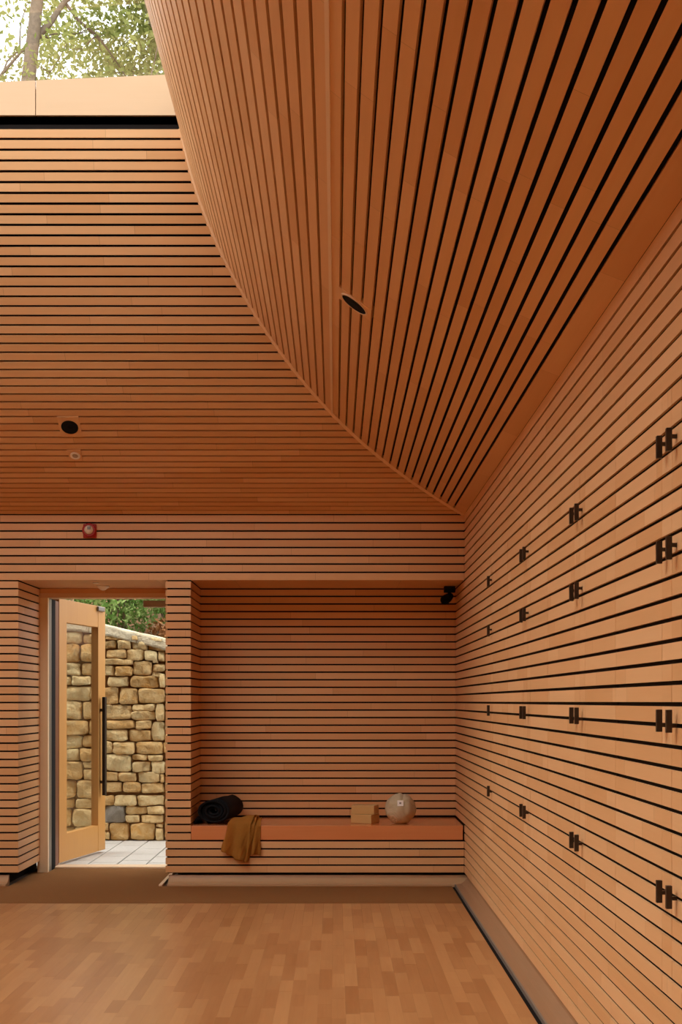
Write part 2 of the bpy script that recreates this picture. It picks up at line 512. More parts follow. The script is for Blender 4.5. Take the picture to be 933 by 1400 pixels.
TIERS = [(0, 5, 3, .016, .008), (5, 13, 8, .014, .008), (13, 21, 16, .012, -.012), (21, 29, 24, .003, -.003)]
HND = {}
def handle_mesh(so_):
    if so_ in HND: return HND[so_]
    bm = bmesh.new()
    add_box(bm, -0.0075, 0.0075, -0.0075, 0.0075, -0.030, 0.030, 0.0015)       # bar, local x = out of wall handled below
    add_box(bm, 0.0075, 0.0205, -0.005, 0.005, so_ - .005, so_ + .005, 0.0)                # stem into the groove
    me = bpy.data.meshes.new('handle')
    bmesh.ops.recalc_face_normals(bm, faces=bm.faces)
    bm.to_mesh(me); bm.free(); me.materials.append(M_METAL)
    HND[so_] = me
    return me
def cupboard(ya, joint, yb, label):
    """ya < joint < yb: right door ya..joint, left door joint..yb"""
    root = empty('cupboard', (XR, joint, zg(29)))
    tag(root, label, 'cupboard', 'flush slatted cupboards along the right wall')
    ox, oy, oz = root.location
    def place(o):
        o.location = Vector(o.location) - Vector((ox, oy, oz))
    bk = box('backing', XR + 0.0086 - ox, XR + 0.0110 - ox, ya + .004 - oy, yb - .004 - oy, zg(29) + .004 - oz, zg(0) - .004 - oz, M_BACK, root)
    doors = []
    if ya is not None and joint - ya > 0.05: doors.append((ya, joint, -1))
    if yb - joint > 0.05: doors.append((joint, yb, 1))
    for (k0, k1, kh, hz, st_z) in TIERS:
        for y0, y1, sgn in doors:
            dr = empty('door', (0, 0, 0), root)
            dr.location = (0, (y0 + y1) / 2 - oy, zg(k1) - oz)
            wo = Vector((ox, (y0 + y1) / 2, zg(k1)))
            st = joint + sgn * 0.10                     # edge board beside the handle
            for k in range(k0, k1):
                z0, z1 = zg(k + 1) + G / 2, zg(k) - G / 2
                pieces = [(y0 + .0012, st - .0008), (st + .0008, y1 - .0012)]
                pieces = [(min(p), max(p)) for p in ([(y0 + .0012, st - .0008), (st + .0008, y1 - .0012)])]
                for a, b in pieces:
                    dx = random.uniform(-0.0004, 0.0004)
                    s = slat_y(dr, a, b, XR + dx, z0, z1, M_SLAT, th=0.008)
                    s.location = Vector(s.location) - wo
            hd = link('handle', handle_mesh(st_z), None, dr)
            hd.location = Vector((XR - 0.021, joint + sgn * 0.050, zg(kh) + hz)) - wo
            hd['label'] = 'short dark bronze bar handle'
    return root
cupboard(2.76, 3.382, 4.062, 'nearest slatted cupboard at the right edge of the photo, doors split by large bar handles')
cupboard(4.062, 4.658, 5.362, 'second slatted cupboard from the camera, four pairs of bar handles')
cupboard(5.362, 5.938, 6.60, 'third slatted cupboard from the camera, small paired handles')
cupboard(6.60, 7.318, 7.32, 'farthest slatted cupboard, single door with one column of handles')

# ------------------------------------------------------------------ walls outside the frame
wl_ = box('wall_left', XL - 0.3, XL, YB, YF + .02, -0.05, ZK + 0.1, M_SLAT); tag(wl_, 'timber left wall of the studio', kind='structure')
wr_ = box('wall_rear', XL - 0.3, XR + 0.3, YB - 0.3, YB, -0.05, ZK + 0.1, M_SLAT); tag(wr_, 'timber wall behind the camera', kind='structure')

# ------------------------------------------------------------------ rooflight
XU1, XU0 = XR - DU, XL + DU * KLEFT            # upstand planes right and left
YU0 = YB + DU
def ztop(x): return 4.788 + 0.044 * (x + 0.961)
ZB = H + (VY - 157.5) * YUP / F
sky_w = empty('window_1', ((XU0 + XU1) / 2, (YU0 + YUP) / 2, ZB))
tag(sky_w, 'rooflight with pale timber upstand and clear glass', kind='structure')
so = Vector(sky_w.location)
def upstand(x0, x1, y0, y1, name='upstand_panel'):
    vs = []
    for (x, y) in ((x0, y0), (x1, y0), (x1, y1), (x0, y1)): vs.append((x, y, ZB))
    for (x, y) in ((x0, y0), (x1, y0), (x1, y1), (x0, y1)): vs.append((x, y, ztop(x)))
    c = sum((Vector(v) for v in vs), Vector()) / 8
    o = mesh(name, [Vector(v) - c for v in vs], [(3, 2, 1, 0), (4, 5, 6, 7), (0, 1, 5, 4), (1, 2, 6, 5), (2, 3, 7, 6), (3, 0, 4, 7)], M_FASC, sky_w)
    o.location = c - so
xs = [XU1]
while xs[-1] - 0.935 > XU0: xs.append(xs[-1] - 0.935)
xs.append(XU0)
for a, b in zip(xs, xs[1:]):
    upstand(b + 0.0025, a - 0.0025, YUP, YUP + 0.02)
    upstand(b + 0.0025, a - 0.0025, YU0 - 0.02, YU0)
n = 7
for i in range(n):
    y0 = YU0 + (YUP - YU0) * i / n; y1 = YU0 + (YUP - YU0) * (i + 1) / n
    upstand(XU1, XU1 + 0.02, y0 + 0.0025, y1 - 0.0025)
    upstand(XU0 - 0.02, XU0, y0 + 0.0025, y1 - 0.0025)
ny, nx = 4, 2
for i in range(nx):
    for j in range(ny):
        x0 = XU0 - .06 + (XU1 - XU0 + .12) * i / nx; x1 = XU0 - .06 + (XU1 - XU0 + .12) * (i + 1) / nx
        y0 = YU0 - .06 + (YUP - YU0 + .12) * j / ny; y1 = YU0 - .06 + (YUP - YU0 + .12) * (j + 1) / ny
        g = mesh('glass_pane', [(x0 + .004, y0 + .004, ztop(x0) + .006), (x1 - .004, y0 + .004, ztop(x1) + .006), (x1 - .004, y1 - .004, ztop(x1) + .006), (x0 + .004, y1 - .004, ztop(x0) + .006)], [(0, 1, 2, 3)], M_GLASS, sky_w)
        for v in g.data.vertices: v.co = v.co - so
# opaque roof round the rooflight
bm = bmesh.new()
zr = 4.62
add_box(bm, XL - 0.4, XU0 - 0.03, YB - 0.4, 9.9, zr - .1, zr)
add_box(bm, XU1 + 0.03, XR + 0.4, YB - 0.4, 9.9, zr - .1, zr)
add_box(bm, XU0 - 0.03, XU1 + 0.03, YUP + 0.03, 9.9, zr - .1, zr)
add_box(bm, XU0 - 0.03, XU1 + 0.03, YB - 0.4, YU0 - 0.03, zr - .1, zr)
add_box(bm, XL - 0.4, XR + 0.4, 9.75, 9.9, ZK, zr)          # outer wall over the door
roof = bm_obj('roof', bm, M_ROOF); tag(roof, 'flat roof round the rooflight', kind='structure')

# ------------------------------------------------------------------ floor
floor = box('floor', XL, XR + .05, YB, 9.85, -0.12, -0.006, plain('screed', (0.08, 0.045, 0.025), 0.9))
tag(floor, 'glossy beech strip parquet floor', kind='structure')
PW, Y_MAT0, Y_MAT1 = 0.058, 8.03, 8.765
XE = XR - 0.093                                                  # edge of the parquet beside the right ledge
cells = []
rng = random.Random(3)
x = XE
while x > XL + 0.05:
    y = Y_MAT0
    y -= rng.uniform(0.05, 0.4)
    cells.append((x - PW, x, y, Y_MAT0))
    while y > YB + .05:
        ln = rng.choice((0.22, 0.28, 0.34, 0.42, 0.5))
        cells.append((x - PW, x, max(y - ln, YB + 0.01), y))
        y -= ln
    x -= PW
def seen(c):
    xm, ym = (c[0] + c[1]) / 2, (c[2] + c[3]) / 2
    ye = max(c[3], .1)
    px = VX + F * xm / max(ym, .2); py = VY + F * H / max(c[3], .2)
    return -10 < px < 943 and py < 1402
vis = [c for c in cells if seen(c)]
vis.sort(key=lambda c: c[3])
single = vis[:300]
rest = [c for c in cells if c not in set(single)]
def plank(c, dz):
    x0, x1, y0, y1 = c
    e = 0.00012
    cx, cy = (x0 + x1) / 2, (y0 + y1) / 2
    a = [(x0 + e, y0 + e, -.006), (x0 + e, y0 + e, dz), (x1 - e, y0 + e, dz), (x1 - e, y0 + e, -.006)]
    b = [(x0 + e, y1 - e, -.006), (x0 + e, y1 - e, dz), (x1 - e, y1 - e, dz), (x1 - e, y1 - e, -.006)]
    slat(floor, a, b, M_FLOOR, 'plank')
for c in single:
    plank(c, rng.uniform(-0.0002, 0.0002))
vs, fs = [], []
for c in rest:
    x0, x1, y0, y1 = c; e = .0003; i = len(vs)
    # local x runs along the boards (object turned by 90 degrees)
    vs += [(y0 + e, -(x0 + e), 0), (y1 - e, -(x0 + e), 0), (y1 - e, -(x1 - e), 0), (y0 + e, -(x1 - e), 0)]
    fs.append((i + 3, i + 2, i + 1, i))
o = mesh('planks', vs, fs, M_FLOOR, floor)
o.rotation_euler = (0, 0, math.radians(90)); o['kind'] = 'stuff'

# coir mat strip
M_MAT = plain('coir_mat', (0.25, 0.115, 0.04), rough=0.95, spec=0.1, bump=0.6, bscale=260, var=0.3)
mat_ = empty('entrance_mat', (-2, 8.4, 0)); tag(mat_, 'brown coir mat strip running along the foot of the back wall', 'mat')
def mpart(name, x0, x1, y0, y1, z1):
    o = box(name, x0 + 2, x1 + 2, y0 - 8.4, y1 - 8.4, -0.006, z1, M_MAT, mat_)
mpart('strip', XL + .02, XE, Y_MAT0 + 0.002, Y_MAT1, 0.002)
mpart('door_strip', XD - 0.05, XP0 - 0.03, Y_MAT1 + 0.002, 9.70, 0.001)

# coved ledge at the foot of the walls
def cove(name, path_fn, n, m, label):
    bm = bmesh.new(); prev = None
    for t in (0, 1):
        ring = [bm.verts.new(path_fn(t, o, z)) for o, z in n]
        if prev:
            for k in range(len(ring)):
                j = (k + 1) % len(ring)
                bm.faces.new((prev[k], prev[j], ring[j], ring[k]))
        prev = ring
        bm.faces.new(ring)
    o = bm_obj(name, bm, m); tag(o, label, kind='structure'); return o
prof_c = [(0.0, -0.006), (0.064, -0.006), (0.064, 0.012), (0.045, 0.0125), (0.02, 0.016), (0.0, 0.026), (-0.018, 0.045), (-0.026, 0.066), (-0.045, 0.066), (-0.045, -0.006)]
cove('baseboard_back', lambda t, o, z: ((-1.155, YF - o, z) if t == 0 else (XR - o, YF - o, z)), prof_c, M_LEDGE, 'pale coved ledge under the bench front')
cove('baseboard_left', lambda t, o, z: ((XL, YF - o, z) if t == 0 else (-2.262, YF - o, z)), prof_c, M_LEDGE, 'pale coved ledge left of the door')
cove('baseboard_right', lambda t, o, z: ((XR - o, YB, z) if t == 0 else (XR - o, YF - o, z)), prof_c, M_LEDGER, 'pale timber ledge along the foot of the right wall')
o = box('trim_1', XR - 0.073, XR - 0.0645, YB, YF - 0.07, -0.006, 0.016, M_GREYTRIM); tag(o, 'grey metal edge of the right ledge', kind='structure')
o = box('trim_2', XR - 0.092, XR - 0.0735, YB, YF - 0.07, -0.006, -0.004, M_BACK); tag(o, 'dark shadow gap beside the parquet', kind='structure')
o = box('trim_3', -1.212, -1.188, YF - 0.065, 9.5, -0.006, 0.012, M_PALE, bevel=0.002); tag(o, 'pale strip edging the mat at the foot of the pier', kind='structure')

# ------------------------------------------------------------------ doorway
door = empty('door_1', (XD, 9.6, 0)); tag(door, 'open glazed timber door in the back wall', kind='structure')
dO = Vector(door.location)
def dbox(name, x0, x1, y0, y1, z0, z1, m, bev=0.002):
    return box(name, x0 - dO.x, x1 - dO.x, y0 - dO.y, y1 - dO.y, z0 - dO.z, z1 - dO.z, m, door, bev)
ZH = H + (VY - 811) * YN / F
M_JAMB = wood('pale_jamb', (0.88, 0.75, 0.52), (0.82, 0.67, 0.44), joints=False, tone=0.1, grain=0.2, along='Z')
dbox('jamb', XD - 0.02, -2.131, YN + .002, YN + 0.045, 0, ZH, M_JAMB)
dbox('jamb', XP0 - 0.04, XP0 + .02, YN + .002, YN + 0.14, 0, ZH, M_PALE)
dbox('header_board', XD, XP0, YN + 0.002, YN + 0.02, ZH, ZG + 0.002, M_SLAT)
dbox('frame_head', XD, XP0, YN - 0.002, YN + 0.14, ZH - 0.034, ZH, M_PALE)
o = dbox('metal_track', XD - 0.02, -2.130, YN + 0.0455, YN + 0.12, 0.0, ZH - .034, M_GREY)
o['label'] = 'grey metal edge strip of the frame'
o = dbox('seal', XD - 0.02, -2.129, YN + 0.1205, YN + 0.245, 0.0, ZH - 0.034, M_BLACK)
o['label'] = 'black seal of the frame'
o = dbox('outer_jamb', XD - 0.02, -2.134, YN + 0.2455, YN + 0.385, 0.0, ZH - 0.034, wood('stained_jamb', (0.20, 0.07, 0.03), (0.13, 0.04, 0.02), joints=False, along='Z'))
o['label'] = 'dark stained outer jamb beside the hinges'
dbox('threshold', XD - .02, XP0 + 0.02, 9.702, 9.86, -0.05, 0.012, M_PALE)
o = dbox('closer_box', at(197, 0, 9.75).x, XP0 - 0.04, 9.70, 9.78, ZH - 0.085, ZH - 0.035, plain('closer_bronze', (0.42, 0.31, 0.21), 0.5, 0.4))
# leaf, hinged on the left and swung outwards
N0 = Vector((-2.132, 9.87, 0)); N1 = Vector((-1.944, 10.80, 0))
wd = (N1 - N0).length
ang = math.atan2(N1.y - N0.y, N1.x - N0.x)
Z0L, Z1L = 0.020, 2.062
bm = bmesh.new()
add_box(bm, 0, 0.145, 0, 0.062, Z0L, Z1L, 0.002)
add_box(bm, wd - 0.155, wd, 0, 0.062, Z0L, Z1L, 0.002)
add_box(bm, 0.145, wd - 0.155, 0.002, 0.060, Z0L, Z0L + 0.215, 0.002)
add_box(bm, 0.145, wd - 0.155, 0.002, 0.060, Z1L - 0.178, Z1L, 0.002)
leaf = bm_obj('door_leaf', bm, wood('oak_leaf', (0.62, 0.315, 0.090), (0.50, 0.225, 0.055), joints=False, tone=0.1, along='Z'), door)
leaf.location = N0 - dO
leaf.rotation_euler = (0, 0, ang)
g = box('glass_pane', 0.14, wd - 0.15, 0.034, 0.042, Z0L + 0.21, Z1L - 0.17, M_GLASSD, leaf)
bm = bmesh.new()
zc = H + (VY - 1020) * 10.7 / F
add_box(bm, wd - 0.13, wd - 0.09, -0.050, -0.022, zc - 0.41, zc + 0.41, 0.004)
for dz in (-0.3, 0.3): add_box(bm, wd - 0.118, wd - 0.103, -0.024, 0.002, zc + dz - 0.012, zc + dz + 0.012)
h_ = bm_obj('pull_handle', bm, M_METAL, leaf); h_['label'] = 'tall dark metal pull bar'
c_ = box('closer_arm', wd - 0.19, wd - 0.05, -0.02, 0.0, Z1L - 0.045, Z1L - 0.005, M_GREY, leaf, 0.008)
c_['label'] = 'grey metal closer bracket'

# sensor and spot on the reveal soffit
zs = ZG + 0.003
def lathe_obj(name, prof_, m, loc, parent=None, seg=24, M=None):
    bm = bmesh.new(); lathe(bm, prof_, seg, M)
    o = bm_obj(name, bm, m, parent, smooth=False)
    o.location = loc
    return o
p = at(141, 801, (zs - H) * F / (VY - 801))
sens = lathe_obj('motion_sensor', [(0.047, 0), (0.047, -0.006), (0.040, -0.012), (0.018, -0.030), (0.0, -0.034)], M_WHITE, (p.x, p.y, zs))
tag(sens, 'cream cone-shaped sensor under the door soffit', 'sensor')
p = at(131, 796.5, (zs - H) * F / (VY - 796.5))
spot = lathe_obj('soffit_button', [(0.022, 0), (0.022, -0.004), (0.016, -0.007), (0.0, -0.007)], M_WHITE, (p.x, p.y, zs))
tag(spot, 'tiny pale round disc on the soffit above the open door', 'disc')

# ------------------------------------------------------------------ fittings on the curved slopes
def on_back(x, y):
    """frame on the back slope at pixel x, y: origin, x axis, up-slope axis, normal into the room"""
    S = np.linspace(0, STOP, 3000)
    best = min(S, key=lambda s: abs(VY - F * (prof(s)[1] - H) / (YF - prof(s)[0]) - y))
    d, z = prof(best); t = frame(best); Y = YF - d
    return Vector(((x - VX) * Y / F, Y, z)), Vector((1, 0, 0)), Vector((0, -t.x, t.y)), Vector((0, -t.y, -t.x))
def on_right(x, y):
    S = np.linspace(0, STOP, 3000)
    r = (x - VX) / (VY - y)
    best = min(S, key=lambda s: abs((XR - prof(s)[0]) / (prof(s)[1] - H) - r))
    d, z = prof(best); t = frame(best); Y = (z - H) * F / (VY - y)
    return Vector((XR - d, Y, z)), Vector((0, 1, 0)), Vector((-t.x, 0, t.y)), Vector((-t.y, 0, -t.x))
def basis(fr):
    o, a, b, n = fr
    M = Matrix(((a.x, b.x, n.x, o.x), (a.y, b.y, n.y, o.y), (a.z, b.z, n.z, o.z), (0, 0, 0, 1)))
    if M.to_3x3().determinant() < 0:
        M = Matrix(((b.x, a.x, n.x, o.x), (b.y, a.y, n.y, o.y), (b.z, a.z, n.z, o.z), (0, 0, 0, 1)))
    return M
def fitting(name, fr, plate, rad, label, cat, disc_m, ring_m, plate_m=M_SLAT, ringw=0.006):
    r = empty(name); r.matrix_world = basis(fr)
    tag(r, label, cat)
    a, b = plate
    box('mounting_plate', -a, a, -b, b, -0.02, 0.003, plate_m, r, 0.001)
    bm = bmesh.new(); lathe(bm, [(rad, 0.002), (rad + ringw, 0.002), (rad + ringw, 0.007), (rad, 0.007), (rad, 0.002)], 40, cap=False)
    bm_obj('ring', bm, ring_m, r)
    bm = bmesh.new(); lathe(bm, [(0, 0.0055), (rad * .35, 0.0055), (rad * .42, 0.0045), (rad * .9, 0.0045), (rad, 0.0055), (rad, 0.0032)], 40)
    bm_obj('disc', bm, disc_m, r)
    return r
fitting('ceiling_speaker', on_back(95.5, 583.5), (0.067, 0.082), 0.047, 'round black speaker on a square timber plate above the red beacon', 'speaker', M_BLACK, M_BLACK)
fitting('downlight', on_back(103, 622.5), (0.042, 0.053), 0.019, 'small round white-rimmed light on a timber plate below the speaker', 'light', plain('lamp_lens', (0.45, 0.36, 0.28), .3), M_WHITE, ringw=0.013)
fitting('ceiling_speaker', on_right(485.5, 415), (0.086, 0.075), 0.062, 'oval-looking black speaker set in the right-hand ceiling slope', 'speaker', M_BLACK, M_PALE, ringw=0.008)

# red alarm beacon on the fascia
p = at(123, 725.5, YF)
al = empty('alarm_beacon', (p.x, YF, p.z)); tag(al, 'red fire alarm beacon with clear lens above the door', 'alarm')
RX = Matrix.Rotation(math.radians(90), 4, 'X')
bm = bmesh.new(); add_box(bm, -0.045, 0.047, -0.012, 0.0, -0.052, 0.045, 0.006)
bm_obj('base_plate', bm, M_RED, al)
bm = bmesh.new(); lathe(bm, [(0.048, 0.011), (0.048, 0.03), (0.042, 0.036), (0.03, 0.036), (0.03, 0.011)], 28, RX)
bm_obj('housing', bm, M_RED, al)
bm = bmesh.new(); lathe(bm, [(0.031, 0.030), (0.031, 0.044), (0.026, 0.056), (0.014, 0.062), (0.0, 0.064)], 24, RX)
o = bm_obj('lens', bm, plain('clear_lens', (0.72, 0.62, 0.5), rough=0.12), al, smooth=True); o['label'] = 'clear domed lens'
bm = bmesh.new(); add_box(bm, -0.006, 0.016, -0.066, -0.05, 0.0, 0.02, 0.002)
bm_obj('flash_tube', bm, M_GREY, al)

# black spotlight high in the niche corner
p = at(615, 806, 9.30)
zsof = ZG + .003
cm = empty('niche_spotlight', (p.x, 9.30, zsof)); tag(cm, 'black swivel spotlight high in the right corner of the niche', 'spotlight')
bm = bmesh.new(); add_box(bm, -0.040, 0.040, -0.03, 0.03, -0.046, -0.001, 0.004); bm_obj('bracket', bm, M_BLACK, cm)
bm = bmesh.new(); tube(bm, [(0.0, 0, -0.04), (-0.004, -0.005, -0.075), (-0.012, -0.01, -0.09)], [0.013, 0.013, 0.013], 10); bm_obj('arm', bm, M_BLACK, cm)
bm = bmesh.new(); tube(bm, [(0.012, 0.02, -0.068), (-0.012, -0.01, -0.085), (-0.038, -0.05, -0.105), (-0.045, -0.06, -0.11)], [0.022, 0.032, 0.036, 0.031], 16); bm_obj('lamp_head', bm, M_BLACK, cm)

# ------------------------------------------------------------------ things on the bench
# rolled black blanket
M_BLK = plain('black_wool', (0.010, 0.010, 0.012), rough=0.95, spec=0.15, bump=0.5, bscale=140)
rc = at(283, 1111, 8.93)
roll = empty('rolled_blanket', (rc.x, 8.93, ZSEAT)); tag(roll, 'rolled black blanket with its spiral end showing, left end of bench', 'blanket')
def spiral_mesh():
    bm = bmesh.new()
    turns, n = 4.2, 130
    pin, pout = [], []
    for i in range(n + 1):
        a = 2 * math.pi * turns * i / n
        r = 0.018 + 0.074 * i / n
        wob = 1 + 0.03 * math.sin(a * 2.3 + 1)
        ex, ez = 1.24, 0.95
        pin.append(((r - 0.0095) * wob * math.cos(a) * ex, (r - 0.0095) * wob * math.sin(a) * ez))
        pout.append(((r + 0.0055) * wob * math.cos(a) * ex, (r + 0.0055) * wob * math.sin(a) * ez))
    L = 0.42; rows = []
    for j, yy in enumerate((0, 0.004, L)):
        row = []
        for k in range(n + 1):
            push = 0.012 * math.sin(k * 0.05 * 2 + 0.3) if j < 2 else 0
            sh = 0.2 if j == 0 else 0.0
            a, b = Vector(pin[k]), Vector(pout[k]); c = (a + b) / 2
            a2, b2 = a.lerp(c, sh), b.lerp(c, sh)
            row.append((bm.verts.new((a2.x, yy + push - 0.0, a2.y)), bm.verts.new((b2.x, yy + push, b2.y))))
        rows.append(row)
    for A, B in zip(rows, rows[1:]):
        for k in range(n):
            bm.faces.new((A[k][0], A[k + 1][0], B[k + 1][0], B[k][0]))
            bm.faces.new((A[k][1], B[k][1], B[k + 1][1], A[k + 1][1]))
    for k in range(n):
        bm.faces.new((rows[0][k][0], rows[0][k][1], rows[0][k + 1][1], rows[0][k + 1][0]))
        bm.faces.new((rows[2][k][0], rows[2][k + 1][0], rows[2][k + 1][1], rows[2][k][1]))
    return bm
o = bm_obj('roll', spiral_mesh(), M_BLK, roll, smooth=True)
o.location = (0.043, 0, 0.0945); o.rotation_euler = (0, 0, math.radians(-9))
bm = bmesh.new()
gx, gy = 10, 8; gv = []
for i in range(gx + 1):
    for j in range(gy + 1):
        u, v = i / gx, j / gy
        x_ = -0.095 + 0.11 * u
        z_ = 0.012 + 0.055 * (1 - (2 * u - 1) ** 2) * 0.9 + 0.006 * math.sin(9 * u + 4 * v)
        gv.append(bm.verts.new((x_, 0.02 + 0.36 * v, z_)))
for i in range(gx):
    for j in range(gy):
        a = i * (gy + 1) + j
        bm.faces.new((gv[a], gv[a + 1], gv[a + gy + 2], gv[a + gy + 1]))
ext = bmesh.ops.extrude_face_region(bm, geom=bm.faces[:])
for v in ext['geom']:
    if isinstance(v, bmesh.types.BMVert): v.co.z = max(0.001, v.co.z - 0.03)
bm_obj('loose_end', bm, M_BLK, roll, smooth=True)

# ochre cloth hanging over the front edge
M_CLOTH = plain('ochre_cloth', (0.62, 0.30, 0.06), rough=0.9, spec=0.15, bump=0.5, bscale=300, var=0.25)
def cloth_sheet(bm, xl, xr, ytop, bottoms, seed, off, thick=0.004, nx=34, nz=40):
    """sheet lying on the seat from depth ytop, bending over the edge, hanging to the bottoms profile (x fraction -> z)"""
    rows = []
    yf = YF - 0.004 - off
    for i in range(nx + 1):
        u = i / nx
        col = []
        zb = np.interp(u, [b[0] for b in bottoms], [b[1] for b in bottoms])
        L1 = ytop - yf; L2 = ZSEAT - zb
        for j in range(nz + 1):
            s = (L1 + L2) * j / nz
            fold = 0.5 + 0.5 * math.sin(u * 10 + seed + 1.5 * math.sin(j * 0.08 + seed))
            amp = min(1, j / nz * 1.4)
            r = 0.014
            if s < L1 - r:
                y_ = ytop - s; q_ = min(1, max(0, s / (L1 - r))); z_ = ZSEAT + 0.004 + off + 0.006 * fold + 0.045 * math.sin(math.pi * min(1, 0.12 + q_ * .88)) ** 0.8 * (0.45 + 0.55 * u)
            elif s < L1 + r:
                a = (s - L1 + r) / (2 * r) * math.pi / 2
                y_ = yf + r - r * math.sin(a) - 0.004 * fold; z_ = ZSEAT - r + 0.004 + off + r * math.cos(a) + 0.006 * fold * math.cos(a)
            else:
                z_ = ZSEAT - (s - L1); y_ = yf - 0.004 * fold - 0.030 * fold * amp * max(0, (s - L1) / max(L2, .01)) ** 0.7
            xx = xl[0] + (xr[0] - xl[0]) * u
            xx2 = xl[1] + (xr[1] - xl[1]) * u
            t = j / nz
            col.append(bm.verts.new((xx * (1 - t) + xx2 * t + 0.003 * math.sin(j * .5 + i) * t, y_, z_)))
        rows.append(col)
    fs = []
    for A, B in zip(rows, rows[1:]):
        for j in range(nz):
            fs.append(bm.faces.new((A[j], B[j], B[j + 1], A[j + 1])))
    return fs
cl = bmesh.new()
def cx(px): return (px - VX) * YF / F
def cz(py): return H + (VY - py) * YF / F
cloth_sheet(cl, (cx(324), cx(302)), (cx(352), cx(334)), YF + 0.16,
            [(0, cz(1163)), (0.28, cz(1165)), (0.3, cz(1168)), (0.55, cz(1171)), (0.58, cz(1174)), (1.0, cz(1176))], 0.4, 0.020)
cloth_sheet(cl, (cx(334), cx(327)), (cx(354), cx(341)), YF + 0.14,
            [(0, cz(1172)), (0.4, cz(1172)), (0.42, cz(1178)), (1.0, cz(1177))], 2.1, 0.010, nx=16)
cloth_sheet(cl, (cx(342), cx(339)), (cx(357), cx(356.5)), YF + 0.14,
            [(0, cz(1167)), (1.0, cz(1169))], 3.3, 0.001, nx=16)
bmesh.ops.solidify(cl, geom=cl.faces[:], thickness=0.0025)
cl_o = bm_obj('ochre_cloth', cl, M_CLOTH, None, smooth=True)
tag(cl_o, 'mustard ochre cloth draped over the front edge of the bench', 'cloth')

# two timber blocks
def block(x0, x1, y0, yc, z0, h, d, rot, label):
    o = box('yoga_block', -(x1 - x0) / 2, (x1 - x0) / 2, -d / 2, d / 2, 0, h, M_BLOCK, None, 0.004)
    o.location = ((x0 + x1) / 2, yc, z0); o.rotation_euler = (0, 0, math.radians(rot))
    tag(o, label, 'block', 'timber yoga blocks on the bench')
    return o
yb_ = 9.05
s_ = F / 8.98
cxm = (499.5 - VX) * yb_ / F
hB = 0.063
block(cxm - 0.08, cxm + 0.08, 0, yb_, ZSEAT + .0005, hB, 0.135, -27, 'lower timber yoga block on the bench, turned with its corner forward')
block(cxm - 0.083, cxm + 0.083, 0, yb_ + 0.01, ZSEAT + .001 + hB, hB, 0.135, -16, 'upper timber yoga block lying across the lower one')

# woven ball
bc = at(548, 1108, 9.02)
ball = empty('wool_ball', (bc.x, 9.02, ZSEAT)); tag(ball, 'round beige wool ball cushion with a small white label', 'ball')
bm = bmesh.new()
bmesh.ops.create_uvsphere(bm, u_segments=64, v_segments=40, radius=1.0)
R = 0.109
for v in bm.verts:
    n_ = v.co.normalized()
    a = math.atan2(n_.x, -n_.y)
    def crease(g): return math.exp(-(g / 0.07) ** 2)
    c1 = crease(n_.x - 0.16 - 0.35 * (n_.z - 0.2) ** 2 + 0.2 * n_.z)
    c2 = crease(n_.z - 0.50 + 0.55 * (n_.x - 0.05) ** 2 - .2 * n_.x) * (1 if n_.y < 0.4 else 0)
    c3 = crease(n_.x + 0.5 - 0.3 * n_.z)
    lump = mnoise.noise(n_ * 2.2) * 0.06 + mnoise.noise(n_ * 6 + Vector((3, 1, 0))) * 0.012
    r = R * (1 + lump - 0.06 * c1 - 0.05 * c2 - 0.035 * c3)
    v.co = n_ * r
    v.co.x *= 1.0
    if v.co.z < -R * 0.93: v.co.z = -R * 0.93
M_JUTE, nt, b_ = new_mat('beige_wool')
b_.inputs['Roughness'].default_value = 0.95; b_.inputs['Specular IOR Level'].default_value = 0.1
tcn = nt.nodes.new('ShaderNodeTexCoord'); wv = nt.nodes.new('ShaderNodeTexWave'); wv.inputs['Scale'].default_value = 75; wv.inputs['Distortion'].default_value = 6; wv.inputs['Detail'].default_value = 3
wv.bands_direction = 'DIAGONAL'
rp = nt.nodes.new('ShaderNodeValToRGB'); rp.color_ramp.elements[0].color = (0.46, 0.39, 0.24, 1); rp.color_ramp.elements[1].color = (0.72, 0.63, 0.44, 1)
bp = nt.nodes.new('ShaderNodeBump'); bp.inputs['Strength'].default_value = 0.5; bp.inputs['Distance'].default_value = 0.004
nt.links.new(tcn.outputs['Object'], wv.inputs['Vector']); nt.links.new(wv.outputs['Fac'], rp.inputs[0]); nt.links.new(rp.outputs[0], b_.inputs['Base Color'])
nt.links.new(wv.outputs['Fac'], bp.inputs['Height']); nt.links.new(bp.outputs[0], b_.inputs['Normal'])
o = bm_obj('body', bm, M_JUTE, ball, smooth=True); o.location = (0, 0, R * 0.93 + 0.001)
# label, lying on the surface
ld = Vector((-0.06, -0.88, 0.42)).normalized()
q = ld.to_track_quat('Z', 'Y')
lb = box('label_tag', -0.021, 0.021, -0.021, 0.021, -0.004, 0.0025, M_WHITE, ball, 0.001)
lb.location = Vector((0, 0, R * 0.93)) + ld * (R * 1.0); lb.rotation_mode = 'QUATERNION'; lb.rotation_quaternion = q
lb['label'] = 'small white square label'
sy = box('label_mark', -0.007, 0.007, -0.007, 0.007, 0.0024, 0.0030, M_GREYTRIM, lb)

